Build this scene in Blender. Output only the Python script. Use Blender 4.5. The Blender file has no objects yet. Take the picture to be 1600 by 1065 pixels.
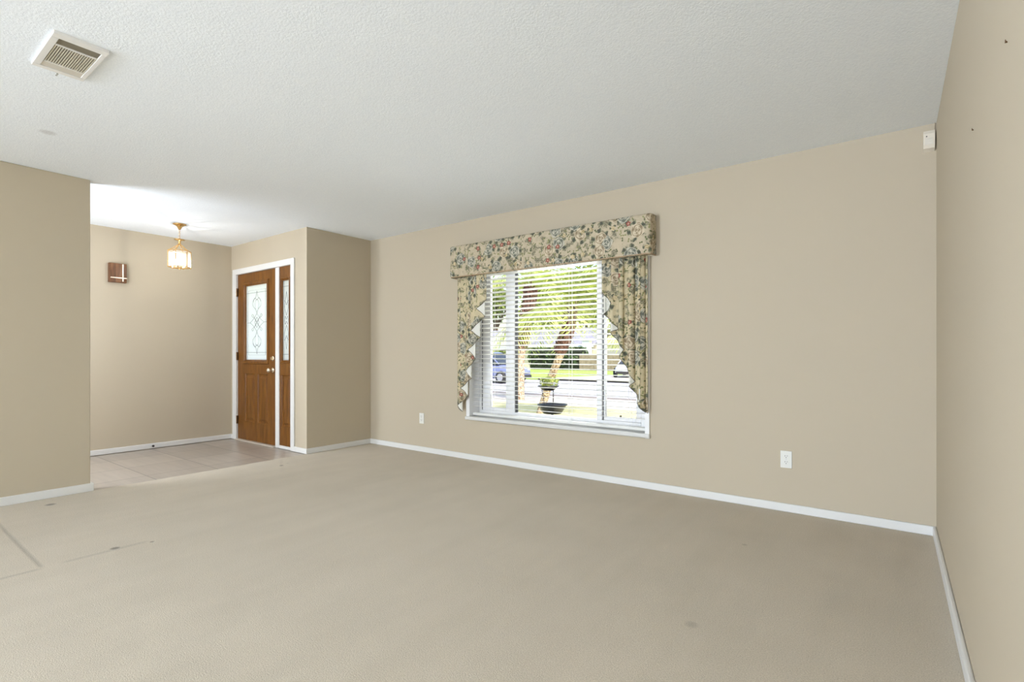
import bpy, bmesh, math, random
from mathutils import Vector, Matrix
sc = bpy.context.scene
COL = sc.collection
PI = math.pi

# ------------------------------------------------------------------ camera, sky, sun, daylight, added fills, exposure
CAM_H = 1.076
cd = bpy.data.cameras.new('camera'); cam = bpy.data.objects.new('camera', cd); COL.objects.link(cam)
cam.location = (0, 0, CAM_H); cam.rotation_euler = (PI/2, 0, math.radians(36.74))
cd.sensor_width = 36; cd.lens = 797/1600*36; cd.shift_y = 20/1600; cd.clip_start = 0.02; cd.clip_end = 400
sc.camera = cam
sc.view_settings.view_transform = 'Standard'; sc.view_settings.look = 'None'
sc.view_settings.gamma = 1; sc.view_settings.exposure = 0.30; sc.view_settings.use_curve_mapping = False
sc.cycles.use_denoising = True
sc.cycles.max_bounces = 12; sc.cycles.diffuse_bounces = 7; sc.cycles.transparent_max_bounces = 16
sc.cycles.sample_clamp_indirect = 6; sc.cycles.caustics_reflective = False; sc.cycles.caustics_refractive = False

SUN_STRENGTH, SKY_STRENGTH = 4.5, 0.34
REAR_POWER, SIDE_POWER, CEILING_FILL, BULB_GLOW, HALL_POWER, FOYER_POWER, WINDOW_POWER = 26, 14, 66, 1000, 56, 42, 40
W = bpy.data.worlds.new('sky'); sc.world = W; W.use_nodes = True
nt = W.node_tree; sky = nt.nodes.new('ShaderNodeTexSky'); sky.sky_type = 'NISHITA'
sky.sun_disc = False; sky.sun_elevation = math.radians(52); sky.sun_rotation = math.radians(110); sky.air_density = 1.3; sky.dust_density = 2.5
bg = nt.nodes['Background']; bg.inputs['Strength'].default_value = SKY_STRENGTH
nt.links.new(sky.outputs[0], bg.inputs['Color'])

def add_light(name, kind, loc, power, color=(1, 1, 1), direction=None, size=None, size_y=None, radius=None):
    l = bpy.data.lights.new(name, kind); o = bpy.data.objects.new(name, l); COL.objects.link(o)
    o.location = loc; l.energy = power; l.color = color
    if direction is not None:
        o.rotation_euler = Vector(direction).to_track_quat('-Z', 'Y').to_euler()
    if kind == 'AREA':
        l.shape = 'RECTANGLE'; l.size = size; l.size_y = size_y
    if radius is not None: l.shadow_soft_size = radius
    return o
sun = add_light('sun', 'SUN', (5, -5, 12), SUN_STRENGTH, (1.0, 0.94, 0.84), direction=(-0.52, 0.32, -0.79)); sun.data.angle = math.radians(0.6)
# added area light at the rear wall's invented opening, behind the camera
add_light('rear_fill', 'AREA', (-1.5, -8.05, 1.12), REAR_POWER, (0.84, 0.94, 1.08), (0, 1, 0.06), 3.9, 2.1)
# added area light at an invented side opening, brightening the right wall
add_light('side_fill', 'AREA', (-5.0, -6.6, 1.3), 780, (0.84, 0.945, 1.10), (0.92, 0.38, 0.24), 2.4, 1.5)
# added area light outside, brightening the leaded door glass
add_light('door_glass_fill', 'AREA', (-5.95, 4.1, 1.45), 5, (0.96, 0.98, 1.0), (0, -1, 0), 1.5, 1.2)
# daylight of the open sky in front of the living room window
add_light('window_daylight', 'AREA', (-2.52, 4.75, 1.35), WINDOW_POWER, (0.96, 0.98, 1.0), (0, -1, -0.05), 1.9, 1.5)
# unseen fills added behind the camera: one aimed at the ceiling, one point
add_light('ceiling_fill', 'AREA', (-0.8, -4.6, 0.6), CEILING_FILL, (0.74, 0.90, 1.15), (0.05, 0.55, 1), 2.0, 2.4)
add_light('right_fill', 'POINT', (-1.2, -1.2, 1.25), SIDE_POWER, (0.90, 0.97, 1.04), radius=0.2)
# unseen lights added behind the partition to brighten the foyer
add_light('hall_fill', 'AREA', (-5.9, -1.9, 1.4), HALL_POWER, (0.88, 0.96, 1.07), (0, 1, 0.05), 1.1, 1.9)
add_light('foyer_fill', 'POINT', (-5.42, 0.80, 1.45), FOYER_POWER, (0.87, 0.95, 1.08), radius=0.15)

# ------------------------------------------------------------------ helpers
class MB:
    """collects faces; build() links them as one mesh object"""
    def __init__(s): s.v = []; s.f = []; s.u = []; s.m = []; s.smooth = False
    def quad(s, pts, uv=None, mi=0):
        b = len(s.v); s.v += [tuple(p) for p in pts]; s.f.append(tuple(range(b, b+len(pts)))); s.u.append(uv); s.m.append(mi)
    def box(s, x0, x1, y0, y1, z0, z1, mi=0):
        b = len(s.v)
        s.v += [(x, y, z) for z in (z0, z1) for y in (y0, y1) for x in (x0, x1)]
        for q in ((0, 2, 3, 1), (4, 5, 7, 6), (0, 1, 5, 4), (2, 6, 7, 3), (0, 4, 6, 2), (1, 3, 7, 5)):
            s.f.append(tuple(b+i for i in q)); s.u.append(None); s.m.append(mi)
        return s
    def tube(s, pts, r, n=8, cap=True, closed=False):
        pts = [Vector(p) for p in pts]; N = len(pts); b = len(s.v)
        up = None
        for i, p in enumerate(pts):
            if closed: t = (pts[(i+1) % N]-pts[i-1])
            else: t = pts[min(i+1, N-1)]-pts[max(i-1, 0)]
            if t.length < 1e-9: t = Vector((0, 0, 1))
            t.normalize()
            if up is None:
                up = Vector((0, 0, 1)) if abs(t.z) < .9 else Vector((1, 0, 0))
            a = t.cross(up)
            if a.length < 1e-6: a = t.cross(Vector((0, 1, .3)))
            a.normalize(); c = a.cross(t).normalized(); up = c
            rr = r[i] if isinstance(r, (list, tuple)) else r
            for k in range(n):
                w = 2*PI*k/n; s.v.append(tuple(p + a*math.cos(w)*rr + c*math.sin(w)*rr))
        for i in range(N if closed else N-1):
            j = (i+1) % N
            for k in range(n):
                k2 = (k+1) % n
                s.f.append((b+i*n+k, b+i*n+k2, b+j*n+k2, b+j*n+k)); s.u.append(None); s.m.append(0)
        if cap and not closed:
            s.f.append(tuple(b+k for k in range(n))[::-1]); s.u.append(None); s.m.append(0)
            s.f.append(tuple(b+(N-1)*n+k for k in range(n))); s.u.append(None); s.m.append(0)
        return s
    def lathe(s, cx, cy, prof, n=24, axis='z', cz=0):
        """prof: (radius, height) along the axis; axis 'y' runs along -y from cy"""
        b = len(s.v); N = len(prof)
        for r, h in prof:
            for k in range(n):
                w = 2*PI*k/n; c, d = r*math.cos(w), r*math.sin(w)
                s.v.append((cx+c, cy+d, cz+h) if axis == 'z' else ((cx+c, cy-h, cz+d) if axis == 'y' else (cx+h, cy+c, cz+d)))
        for i in range(N-1):
            for k in range(n):
                k2 = (k+1) % n
                s.f.append((b+i*n+k, b+i*n+k2, b+(i+1)*n+k2, b+(i+1)*n+k)); s.u.append(None); s.m.append(0)
        return s
    def prism(s, poly, z0, z1, f):
        """extrude polygon (2d) between z0 and z1; f maps (a,b,z)->xyz"""
        n = len(poly)
        s.quad([f(a, b, z0) for a, b in poly][::-1]); s.quad([f(a, b, z1) for a, b in poly])
        for i in range(n):
            a, b = poly[i], poly[(i+1) % n]
            s.quad([f(*a, z0), f(*b, z0), f(*b, z1), f(*a, z1)])
        return s
    def build(s, name, mat, parent=None, bevel=0, seg=2, smooth=False, weld=False, subsurf=0, solid=0):
        off = Vector((0, 0, 0))
        if parent is not None:
            p = parent
            while p is not None: off += Vector(p.location); p = p.parent
        me = bpy.data.meshes.new(name)
        me.from_pydata([tuple(Vector(v)-off) for v in s.v], [], s.f)
        if any(u is not None for u in s.u):
            ul = me.uv_layers.new(name='UVMap')
            for poly, u in zip(me.polygons, s.u):
                if u is None: continue
                for li, uv in zip(poly.loop_indices, u): ul.data[li].uv = uv
        mats = mat if isinstance(mat, (list, tuple)) else [mat]
        for m in mats: me.materials.append(m)
        if len(mats) > 1:
            for poly, mi in zip(me.polygons, s.m): poly.material_index = mi
        bm = bmesh.new(); bm.from_mesh(me)
        if weld: bmesh.ops.remove_doubles(bm, verts=bm.verts, dist=1e-5)
        bmesh.ops.recalc_face_normals(bm, faces=bm.faces)
        bm.to_mesh(me); bm.free()
        if smooth:
            for p in me.polygons: p.use_smooth = True
        o = bpy.data.objects.new(name, me); COL.objects.link(o)
        if parent is not None: o.parent = parent
        if solid:
            md = o.modifiers.new('solid', 'SOLIDIFY'); md.thickness = solid; md.offset = 0
        if bevel:
            md = o.modifiers.new('bevel', 'BEVEL'); md.width = bevel; md.segments = seg; md.limit_method = 'ANGLE'; md.angle_limit = math.radians(40)
        if subsurf:
            md = o.modifiers.new('sub', 'SUBSURF'); md.levels = subsurf; md.render_levels = subsurf
        return o

def tag(o, label=None, cat=None, group=None, kind=None):
    if label: o['label'] = label
    if cat: o['category'] = cat
    if group: o['group'] = group
    if kind: o['kind'] = kind
    return o
def empty(name, loc, label=None, cat=None, group=None, kind=None):
    o = bpy.data.objects.new(name, None); o.empty_display_size = .05; COL.objects.link(o); o.location = loc
    return tag(o, label, cat, group, kind)
def dup(root, loc, label, group=None):
    r = root.copy(); COL.objects.link(r); r.location = loc; r['label'] = label
    if group: r['group'] = group
    for ch in list(root.children):
        c = ch.copy(); COL.objects.link(c); c.parent = r
        for g in list(ch.children):
            d = g.copy(); COL.objects.link(d); d.parent = c
    return r

# ------------------------------------------------------------------ materials
def newmat(name):
    m = bpy.data.materials.new(name); m.use_nodes = True
    return m, m.node_tree, m.node_tree.nodes['Principled BSDF']
def N(nt, t, **kw):
    n = nt.nodes.new(t)
    for k, v in kw.items():
        if k in n.inputs: n.inputs[k].default_value = v
        else: setattr(n, k, v)
    return n
def L(nt, a, b): nt.links.new(a, b)
def mat(name, col, rough=.6, metal=0, spec=.5, **kw):
    m, nt, p = newmat(name)
    p.inputs['Base Color'].default_value = (*col, 1); p.inputs['Roughness'].default_value = rough
    p.inputs['Metallic'].default_value = metal; p.inputs['Specular IOR Level'].default_value = spec
    for k, v in kw.items(): p.inputs[k].default_value = v
    return m
def noise_bump(nt, p, scale, strength, dist=.002, detail=2, coord='Object', rough=.5):
    tc = N(nt, 'ShaderNodeTexCoord'); n = N(nt, 'ShaderNodeTexNoise', Scale=scale, Detail=detail, Roughness=rough)
    b = N(nt, 'ShaderNodeBump', Strength=strength, Distance=dist)
    L(nt, tc.outputs[coord], n.inputs['Vector']); L(nt, n.outputs['Fac'], b.inputs['Height']); L(nt, b.outputs['Normal'], p.inputs['Normal'])
    return tc, n, b
def mix(nt, fac, a, b, mode='MIX'):
    n = N(nt, 'ShaderNodeMix', data_type='RGBA', blend_type=mode)
    for i, x in ((0, fac), (6, a), (7, b)):
        if hasattr(x, 'is_output') or isinstance(x, bpy.types.NodeSocket): L(nt, x, n.inputs[i])
        elif i == 0: n.inputs[i].default_value = x
        else: n.inputs[i].default_value = (*x, 1)
    return n.outputs[2]
def math_(nt, op, a, b=None, c=None, clamp=False):
    n = N(nt, 'ShaderNodeMath', operation=op, use_clamp=clamp)
    for i, x in enumerate((a, b, c)):
        if x is None: continue
        if isinstance(x, bpy.types.NodeSocket): L(nt, x, n.inputs[i])
        else: n.inputs[i].default_value = x
    return n.outputs[0]
def ramp(nt, fac, stops):
    r = N(nt, 'ShaderNodeValToRGB'); e = r.color_ramp.elements
    while len(e) < len(stops): e.new(.5)
    for el, (p, c) in zip(e, stops): el.position = p; el.color = (*c, 1) if len(c) == 3 else c
    L(nt, fac, r.inputs['Fac']); return r.outputs['Color']
def srange(nt, v, a, b, c=0., d=1.):
    n = N(nt, 'ShaderNodeMapRange', interpolation_type='SMOOTHSTEP')
    L(nt, v, n.inputs[0])
    for i, x in enumerate((a, b, c, d)): n.inputs[i+1].default_value = x
    return n.outputs[0]

def wall_paint(name, col):
    m, nt, p = newmat(name)
    p.inputs['Base Color'].default_value = (*col, 1); p.inputs['Roughness'].default_value = .7; p.inputs['Specular IOR Level'].default_value = .25
    noise_bump(nt, p, 160, .06, .001, 3)
    return m
M_wall = wall_paint('beige_wall_paint', (.500, .438, .336))
M_trim = mat('white_trim_paint', (.72, .72, .71), .35)
M_white = mat('white_vinyl', (.80, .80, .81), .35)
M_sill = mat('white_marble_sill', (.64, .64, .62), .3)

# ceiling: knock-down spray texture, one grey smudge
m, nt, p = newmat('sprayed_ceiling'); M_ceil = m
p.inputs['Roughness'].default_value = .9; p.inputs['Specular IOR Level'].default_value = .1
tc, n, b = noise_bump(nt, p, 115, .42, .005, 3, rough=.55)
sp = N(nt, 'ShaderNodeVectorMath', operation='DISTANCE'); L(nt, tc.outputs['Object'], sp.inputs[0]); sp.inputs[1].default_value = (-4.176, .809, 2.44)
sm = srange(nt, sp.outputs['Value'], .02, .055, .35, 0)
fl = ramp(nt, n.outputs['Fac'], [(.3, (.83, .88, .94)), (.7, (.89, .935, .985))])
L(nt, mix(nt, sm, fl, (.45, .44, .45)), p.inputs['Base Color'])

# carpet
m, nt, p = newmat('beige_carpet'); M_carpet = m
p.inputs['Roughness'].default_value = .95; p.inputs['Specular IOR Level'].default_value = .05
p.inputs['Sheen Weight'].default_value = .15
tc = N(nt, 'ShaderNodeTexCoord'); ob = tc.outputs['Object']
n1 = N(nt, 'ShaderNodeTexNoise', Scale=210, Detail=3, Roughness=.7); L(nt, ob, n1.inputs['Vector'])
n2 = N(nt, 'ShaderNodeTexNoise', Scale=2.2, Detail=4, Roughness=.55); L(nt, ob, n2.inputs['Vector'])
mp = N(nt, 'ShaderNodeMapping'); mp.inputs['Rotation'].default_value = (0, 0, math.radians(-28)); mp.inputs['Scale'].default_value = (6.5, .7, 1); L(nt, ob, mp.inputs['Vector'])
n3 = N(nt, 'ShaderNodeTexNoise', Scale=1.0, Detail=2, Roughness=.5); L(nt, mp.outputs[0], n3.inputs['Vector'])
c1 = ramp(nt, n1.outputs['Fac'], [(.28, (.45, .39, .305)), (.5, (.575, .505, .405)), (.74, (.72, .645, .535))])
c2 = ramp(nt, n2.outputs['Fac'], [(.3, (.96, .96, .955)), (.7, (1.03, 1.03, 1.03))])
c3 = ramp(nt, n3.outputs['Fac'], [(.38, (.98, .98, .977)), (.58, (1.012, 1.012, 1.012))])
cc = mix(nt, 1., mix(nt, 1., c1, c2, 'MULTIPLY'), c3, 'MULTIPLY')
sep = N(nt, 'ShaderNodeSeparateXYZ'); L(nt, ob, sep.inputs[0]); X_, Y_ = sep.outputs[0], sep.outputs[1]
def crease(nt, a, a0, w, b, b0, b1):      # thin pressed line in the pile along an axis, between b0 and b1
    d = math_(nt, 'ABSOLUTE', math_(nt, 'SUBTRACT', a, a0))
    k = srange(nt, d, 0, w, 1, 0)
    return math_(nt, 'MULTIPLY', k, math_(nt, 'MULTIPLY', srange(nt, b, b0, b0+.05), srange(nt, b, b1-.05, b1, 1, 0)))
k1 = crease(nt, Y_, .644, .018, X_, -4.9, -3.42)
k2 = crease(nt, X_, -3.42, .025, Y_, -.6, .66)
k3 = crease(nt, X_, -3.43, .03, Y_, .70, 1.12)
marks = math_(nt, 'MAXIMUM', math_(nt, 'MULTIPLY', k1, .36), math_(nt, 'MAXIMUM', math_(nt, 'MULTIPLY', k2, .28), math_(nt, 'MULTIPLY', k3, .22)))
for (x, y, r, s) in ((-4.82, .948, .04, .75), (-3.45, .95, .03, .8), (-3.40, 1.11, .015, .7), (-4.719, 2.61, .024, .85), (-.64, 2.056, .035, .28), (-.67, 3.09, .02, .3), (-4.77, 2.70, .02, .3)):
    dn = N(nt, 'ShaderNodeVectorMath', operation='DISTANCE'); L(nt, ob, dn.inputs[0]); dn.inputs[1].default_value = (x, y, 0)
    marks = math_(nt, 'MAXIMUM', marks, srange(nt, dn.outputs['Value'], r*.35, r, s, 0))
L(nt, mix(nt, marks, cc, (.17, .15, .12)), p.inputs['Base Color'])  # dents and creases: shade put into the pile colour, with bump
bm_ = N(nt, 'ShaderNodeBump', Strength=.7, Distance=.006); L(nt, math_(nt, 'SUBTRACT', n1.outputs['Fac'], math_(nt, 'MULTIPLY', marks, 1.2)), bm_.inputs['Height']); L(nt, bm_.outputs[0], p.inputs['Normal'])

# foyer tile
m, nt, p = newmat('taupe_floor_tile'); M_tile = m
p.inputs['Roughness'].default_value = .33; p.inputs['Specular IOR Level'].default_value = .45
tc = N(nt, 'ShaderNodeTexCoord'); ob = tc.outputs['Object']
mp = N(nt, 'ShaderNodeMapping'); mp.inputs['Location'].default_value = (.30, -1.685+3.0, 0); L(nt, ob, mp.inputs['Vector'])
br = N(nt, 'ShaderNodeTexBrick'); br.offset = 0; br.inputs['Scale'].default_value = 1; br.inputs['Mortar Size'].default_value = .005; br.inputs['Mortar Smooth'].default_value = .3
br.inputs['Brick Width'].default_value = .5; br.inputs['Row Height'].default_value = .5
br.inputs['Color1'].default_value = (.385, .335, .285, 1); br.inputs['Color2'].default_value = (.44, .385, .33, 1); br.inputs['Mortar'].default_value = (.19, .165, .14, 1)
L(nt, mp.outputs[0], br.inputs['Vector'])
mp2 = N(nt, 'ShaderNodeMapping'); mp2.inputs['Scale'].default_value = (1.2, 14, 1); L(nt, ob, mp2.inputs['Vector'])
nn = N(nt, 'ShaderNodeTexNoise', Scale=1.4, Detail=4); L(nt, mp2.outputs[0], nn.inputs['Vector'])
L(nt, mix(nt, 1., br.outputs['Color'], ramp(nt, nn.outputs['Fac'], [(.3, (.92, .92, .92)), (.7, (1.07, 1.07, 1.07))]), 'MULTIPLY'), p.inputs['Base Color'])

def wood(name, dark, mid, light, sx=16., rough=.38, axis='z'):
    m, nt, p = newmat(name); tc = N(nt, 'ShaderNodeTexCoord'); mp = N(nt, 'ShaderNodeMapping')
    mp.inputs['Scale'].default_value = (sx, sx, 1.1) if axis == 'z' else (1.1, sx, sx)
    L(nt, tc.outputs['Object'], mp.inputs['Vector'])
    n = N(nt, 'ShaderNodeTexNoise', Scale=2.6, Detail=6, Roughness=.6, Distortion=.8); L(nt, mp.outputs[0], n.inputs['Vector'])
    L(nt, ramp(nt, n.outputs['Fac'], [(.3, dark), (.5, mid), (.72, light)]), p.inputs['Base Color'])
    p.inputs['Roughness'].default_value = rough; p.inputs['Specular IOR Level'].default_value = .4
    return m
M_oak = wood('stained_oak', (.085, .029, .0028), (.160, .058, .0055), (.225, .092, .011))
M_chime = wood('walnut_chime_wood', (.070, .026, .009), (.165, .070, .027), (.27, .13, .06), 10)
M_brass = mat('polished_brass', (.78, .52, .22), .25, 1)
M_palebrass = mat('pale_brass_bar', (.92, .78, .62), .3, .6)
M_bronze = mat('antique_bronze', (.20, .12, .06), .35, .9)
M_nickel = mat('satin_nickel_knob', (.75, .66, .52), .25, 1)
M_lead = mat('lead_caming', (.30, .31, .33), .4, .5)
M_dark = mat('dark_gasket', (.05, .05, .05), .7)
M_black = mat('black_rubber', (.02, .02, .02), .5)
M_plastic = mat('white_plastic_plate', (.74, .74, .70), .35)
M_cream = mat('cream_plastic', (.74, .68, .58), .4)
M_lining = mat('white_curtain_lining', (.74, .74, .68), .85, spec=.1)
M_blind = None
def transl(name, col, tcol, fac, rough=.6):
    m, nt, p = newmat(name); p.inputs['Base Color'].default_value = (*col, 1); p.inputs['Roughness'].default_value = rough
    t = N(nt, 'ShaderNodeBsdfTranslucent'); t.inputs['Color'].default_value = (*tcol, 1)
    mx = N(nt, 'ShaderNodeMixShader'); mx.inputs[0].default_value = fac
    L(nt, p.outputs[0], mx.inputs[1]); L(nt, t.outputs[0], mx.inputs[2]); L(nt, mx.outputs[0], nt.nodes['Material Output'].inputs[0])
    return m
M_blind = transl('white_blind_slat', (.90, .90, .88), (.92, .92, .88), .28, .4)
M_frost = transl('frosted_door_glass', (.80, .82, .84), (.95, .97, .98), .92, .2)
def clear_glass(name, tint=(1, 1, 1), refl=.07):
    m, nt, p = newmat(name); nt.nodes.remove(p)
    a = N(nt, 'ShaderNodeBsdfTransparent'); a.inputs[0].default_value = (*tint, 1)
    g = N(nt, 'ShaderNodeBsdfGlossy'); g.inputs['Roughness'].default_value = .03
    fr = N(nt, 'ShaderNodeFresnel'); fr.inputs['IOR'].default_value = 1.2 + refl
    mx = N(nt, 'ShaderNodeMixShader'); L(nt, fr.outputs[0], mx.inputs[0]); L(nt, a.outputs[0], mx.inputs[1]); L(nt, g.outputs[0], mx.inputs[2])
    L(nt, mx.outputs[0], nt.nodes['Material Output'].inputs[0]); return m
M_glass = clear_glass('clear_window_glass')
m, nt, p = newmat('bevelled_lantern_glass'); M_lampglass = m; nt.nodes.remove(p)
a = N(nt, 'ShaderNodeBsdfTransparent'); t = N(nt, 'ShaderNodeBsdfTranslucent'); t.inputs[0].default_value = (.95, .95, .93, 1)
g = N(nt, 'ShaderNodeBsdfGlossy'); g.inputs['Roughness'].default_value = .08
mx = N(nt, 'ShaderNodeMixShader'); mx.inputs[0].default_value = .035; L(nt, a.outputs[0], mx.inputs[1]); L(nt, t.outputs[0], mx.inputs[2])
m2 = N(nt, 'ShaderNodeMixShader'); m2.inputs[0].default_value = .05; L(nt, mx.outputs[0], m2.inputs[1]); L(nt, g.outputs[0], m2.inputs[2])
L(nt, m2.outputs[0], nt.nodes['Material Output'].inputs[0])

# floral chintz, mapped in metres by UV
def floral(name, cream, dens):
    m, nt, p = newmat(name); p.inputs['Roughness'].default_value = .75; p.inputs['Specular IOR Level'].default_value = .15
    uv = N(nt, 'ShaderNodeUVMap').outputs[0]
    nz = N(nt, 'ShaderNodeTexNoise', Scale=20, Detail=3); L(nt, uv, nz.inputs['Vector'])
    fine = N(nt, 'ShaderNodeTexNoise', Scale=90, Detail=2); L(nt, uv, fine.inputs['Vector'])
    M = lambda op, a, b=None, c=None: math_(nt, op, a, b, c)
    def warp(amt, loc=(0, 0, 0)):
        a = N(nt, 'ShaderNodeVectorMath', operation='MULTIPLY_ADD'); L(nt, nz.outputs['Color'], a.inputs[0]); a.inputs[1].default_value = (amt,)*3; L(nt, uv, a.inputs[2])
        b = N(nt, 'ShaderNodeVectorMath', operation='ADD'); L(nt, a.outputs[0], b.inputs[0]); b.inputs[1].default_value = loc
        return b.outputs[0]
    def cells(scale, vec):          # radius (m), angle and two random numbers about the nearest flower centre
        v = N(nt, 'ShaderNodeTexVoronoi', Scale=scale, Randomness=.85); v.voronoi_dimensions = '2D'; L(nt, vec, v.inputs['Vector'])
        sub = N(nt, 'ShaderNodeVectorMath', operation='SUBTRACT'); L(nt, vec, sub.inputs[0]); L(nt, v.outputs['Position'], sub.inputs[1])
        s = N(nt, 'ShaderNodeSeparateXYZ'); L(nt, sub.outputs[0], s.inputs[0])
        c = N(nt, 'ShaderNodeSeparateColor'); L(nt, v.outputs['Color'], c.inputs[0])
        r = M('DIVIDE', v.outputs['Distance'], scale)
        return r, M('ARCTAN2', s.outputs[1], s.outputs[0]), c.outputs[0], c.outputs[1]
    col = mix(nt, srange(nt, nz.outputs['Fac'], .35, .65), tuple(c*.88 for c in cream), cream)
    wash = N(nt, 'ShaderNodeTexNoise', Scale=13, Detail=5, Roughness=.62); L(nt, warp(.02, (5, 9, 0)), wash.inputs['Vector'])
    tone = mix(nt, srange(nt, fine.outputs['Fac'], .38, .62), (.092, .092, .066), (.31, .29, .195))
    col = mix(nt, srange(nt, wash.outputs['Fac'], .52, .58, 0, .85), col, tone)
    def lobes(r, th, n, seed, amp): return M('MULTIPLY_ADD', M('SINE', M('MULTIPLY_ADD', th, float(n), M('MULTIPLY', seed, 40.))), amp, r)
    GREENS = ((.088, .092, .070), (.22, .23, .15))
    # loose sprigs
    r, th, a, g = cells(26, warp(.03, (3, 1, 0)))
    rr = lobes(r, th, 2, a, .008)
    mk = M('MULTIPLY', srange(nt, rr, .006, .010, 1, 0), M('GREATER_THAN', g, .62-.2*dens))
    col = mix(nt, mk, col, mix(nt, a, (.09, .11, .055), (.27, .27, .12)))
    # leaves in a ring about the roses, then the roses themselves
    r, th, a, g = cells(6.3, warp(.03))
    lf = M('MULTIPLY', M('SINE', M('MULTIPLY_ADD', th, 5., M('MULTIPLY', a, 40.))), M('MULTIPLY_ADD', fine.outputs['Fac'], .8, .6))
    mk = M('MULTIPLY', M('MULTIPLY', srange(nt, lf, .05, .25), srange(nt, r, .080, .090, 1, 0)), M('GREATER_THAN', g, .40))
    vein = srange(nt, lf, .35, .95)
    col = mix(nt, mk, col, mix(nt, vein, GREENS[1], GREENS[0]))
    rr = lobes(r, th, 5, a, .004)
    pet = M('SINE', M('ADD', M('MULTIPLY', r, 250.), M('ADD', M('MULTIPLY', M('SINE', M('MULTIPLY_ADD', th, 3., M('MULTIPLY', r, 190.))), 1.5), M('MULTIPLY', fine.outputs['Fac'], 2.5))))
    pet = srange(nt, pet, -1., .9)
    c_gr = mix(nt, pet, (.14, .15, .125), (.50, .475, .385)); c_tp = mix(nt, pet, (.27, .21, .135), (.60, .52, .38))
    col = mix(nt, M('MULTIPLY', srange(nt, rr, .054, .060, 1, 0), M('GREATER_THAN', g, .18)), col, mix(nt, M('GREATER_THAN', a, .55), c_gr, c_tp))
    # small five-petalled flowers, red and tan, with a dark leaf or two
    r, th, a, g = cells(10.5, warp(.02, (11, 5, 0)))
    on = M('GREATER_THAN', g, .60)
    lf = M('SINE', M('MULTIPLY_ADD', th, 3., M('MULTIPLY', a, 40.)))
    mk = M('MULTIPLY', M('MULTIPLY', srange(nt, lf, .3, .5), srange(nt, r, .030, .034, 1, 0)), on)
    col = mix(nt, mk, col, mix(nt, a, GREENS[0], GREENS[1]))
    rr = lobes(r, th, 5, a, .003)
    red = mix(nt, srange(nt, r, .003, .013), (.52, .33, .24), mix(nt, fine.outputs['Fac'], (.20, .05, .04), (.36, .10, .08)))
    fl = mix(nt, M('GREATER_THAN', a, .42+.1*dens), mix(nt, pet, (.36, .29, .16), (.60, .50, .32)), red)
    col = mix(nt, M('MULTIPLY', srange(nt, rr, .017, .020, 1, 0), on), col, fl)
    L(nt, col, p.inputs['Base Color'])
    w = N(nt, 'ShaderNodeTexNoise', Scale=900, Detail=1); L(nt, uv, w.inputs['Vector'])
    b = N(nt, 'ShaderNodeBump', Strength=.12, Distance=.001); L(nt, w.outputs['Fac'], b.inputs['Height']); L(nt, b.outputs[0], p.inputs['Normal'])
    return m
M_floral = floral('floral_chintz', (.53, .455, .33), .8)
M_floral2 = floral('floral_chintz_drape', (.59, .51, .335), .9)

# outdoor materials
def noisy(name, stops, scale, rough=.9, detail=5, bump=0):
    m, nt, p = newmat(name); tc = N(nt, 'ShaderNodeTexCoord'); n = N(nt, 'ShaderNodeTexNoise', Scale=scale, Detail=detail)
    L(nt, tc.outputs['Object'], n.inputs['Vector']); L(nt, ramp(nt, n.outputs['Fac'], stops), p.inputs['Base Color']); p.inputs['Roughness'].default_value = rough
    p.inputs['Specular IOR Level'].default_value = .2
    if bump:
        b = N(nt, 'ShaderNodeBump', Strength=bump, Distance=.03); L(nt, n.outputs['Fac'], b.inputs['Height']); L(nt, b.outputs[0], p.inputs['Normal'])
    return m
M_dry = noisy('dry_lawn', [(.3, (.42, .40, .20)), (.7, (.60, .55, .32))], 3)
M_lawn = noisy('green_lawn', [(.3, (.20, .30, .055)), (.7, (.36, .46, .11))], .6)
M_road = noisy('asphalt', [(.3, (.31, .305, .335)), (.7, (.36, .355, .385))], 2)
M_walk = noisy('pale_concrete', [(.3, (.42, .375, .345)), (.7, (.49, .44, .40))], 2)
M_curb = mat('grey_curb', (.30, .28, .28), .9)
def leafmat(name, c0, c1, tr=.35):
    m, nt, p = newmat(name); g = N(nt, 'ShaderNodeNewGeometry'); col = ramp(nt, g.outputs['Random Per Island'], [(0, c0), (1, c1)])
    L(nt, col, p.inputs['Base Color']); p.inputs['Roughness'].default_value = .45
    t = N(nt, 'ShaderNodeBsdfTranslucent'); L(nt, mix(nt, 1., col, (1.4, 1.5, .7), 'MULTIPLY'), t.inputs['Color'])
    mx = N(nt, 'ShaderNodeMixShader'); mx.inputs[0].default_value = tr
    L(nt, p.outputs[0], mx.inputs[1]); L(nt, t.outputs[0], mx.inputs[2]); L(nt, mx.outputs[0], nt.nodes['Material Output'].inputs[0]); return m
M_leaf = leafmat('tree_leaves', (.085, .13, .03), (.34, .40, .10))
M_leaf2 = leafmat('bright_tree_leaves', (.16, .21, .05), (.50, .54, .18))
M_hedge = leafmat('hedge_leaves', (.020, .040, .012), (.085, .14, .035), .15)
M_frond = leafmat('palm_frond_leaves', (.24, .30, .07), (.62, .64, .28), .4)
M_bark = noisy('grey_bark', [(.3, (.06, .045, .035)), (.7, (.15, .11, .085))], 4)
M_palmbark = noisy('speckled_palm_trunk', [(.40, (.18, .11, .06)), (.50, (.52, .40, .28)), (.62, (.66, .54, .40))], 26, detail=2, bump=.6)
M_boot = noisy('reddish_palm_boots', [(.38, (.055, .028, .022)), (.55, (.22, .11, .085)), (.72, (.40, .27, .21))], 22, detail=3, bump=.8)
M_housewall = mat('pale_stucco', (.66, .62, .50), .9)
M_roof = noisy('grey_shingles', [(.3, (.20, .20, .24)), (.7, (.30, .30, .34))], 1.5)
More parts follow.
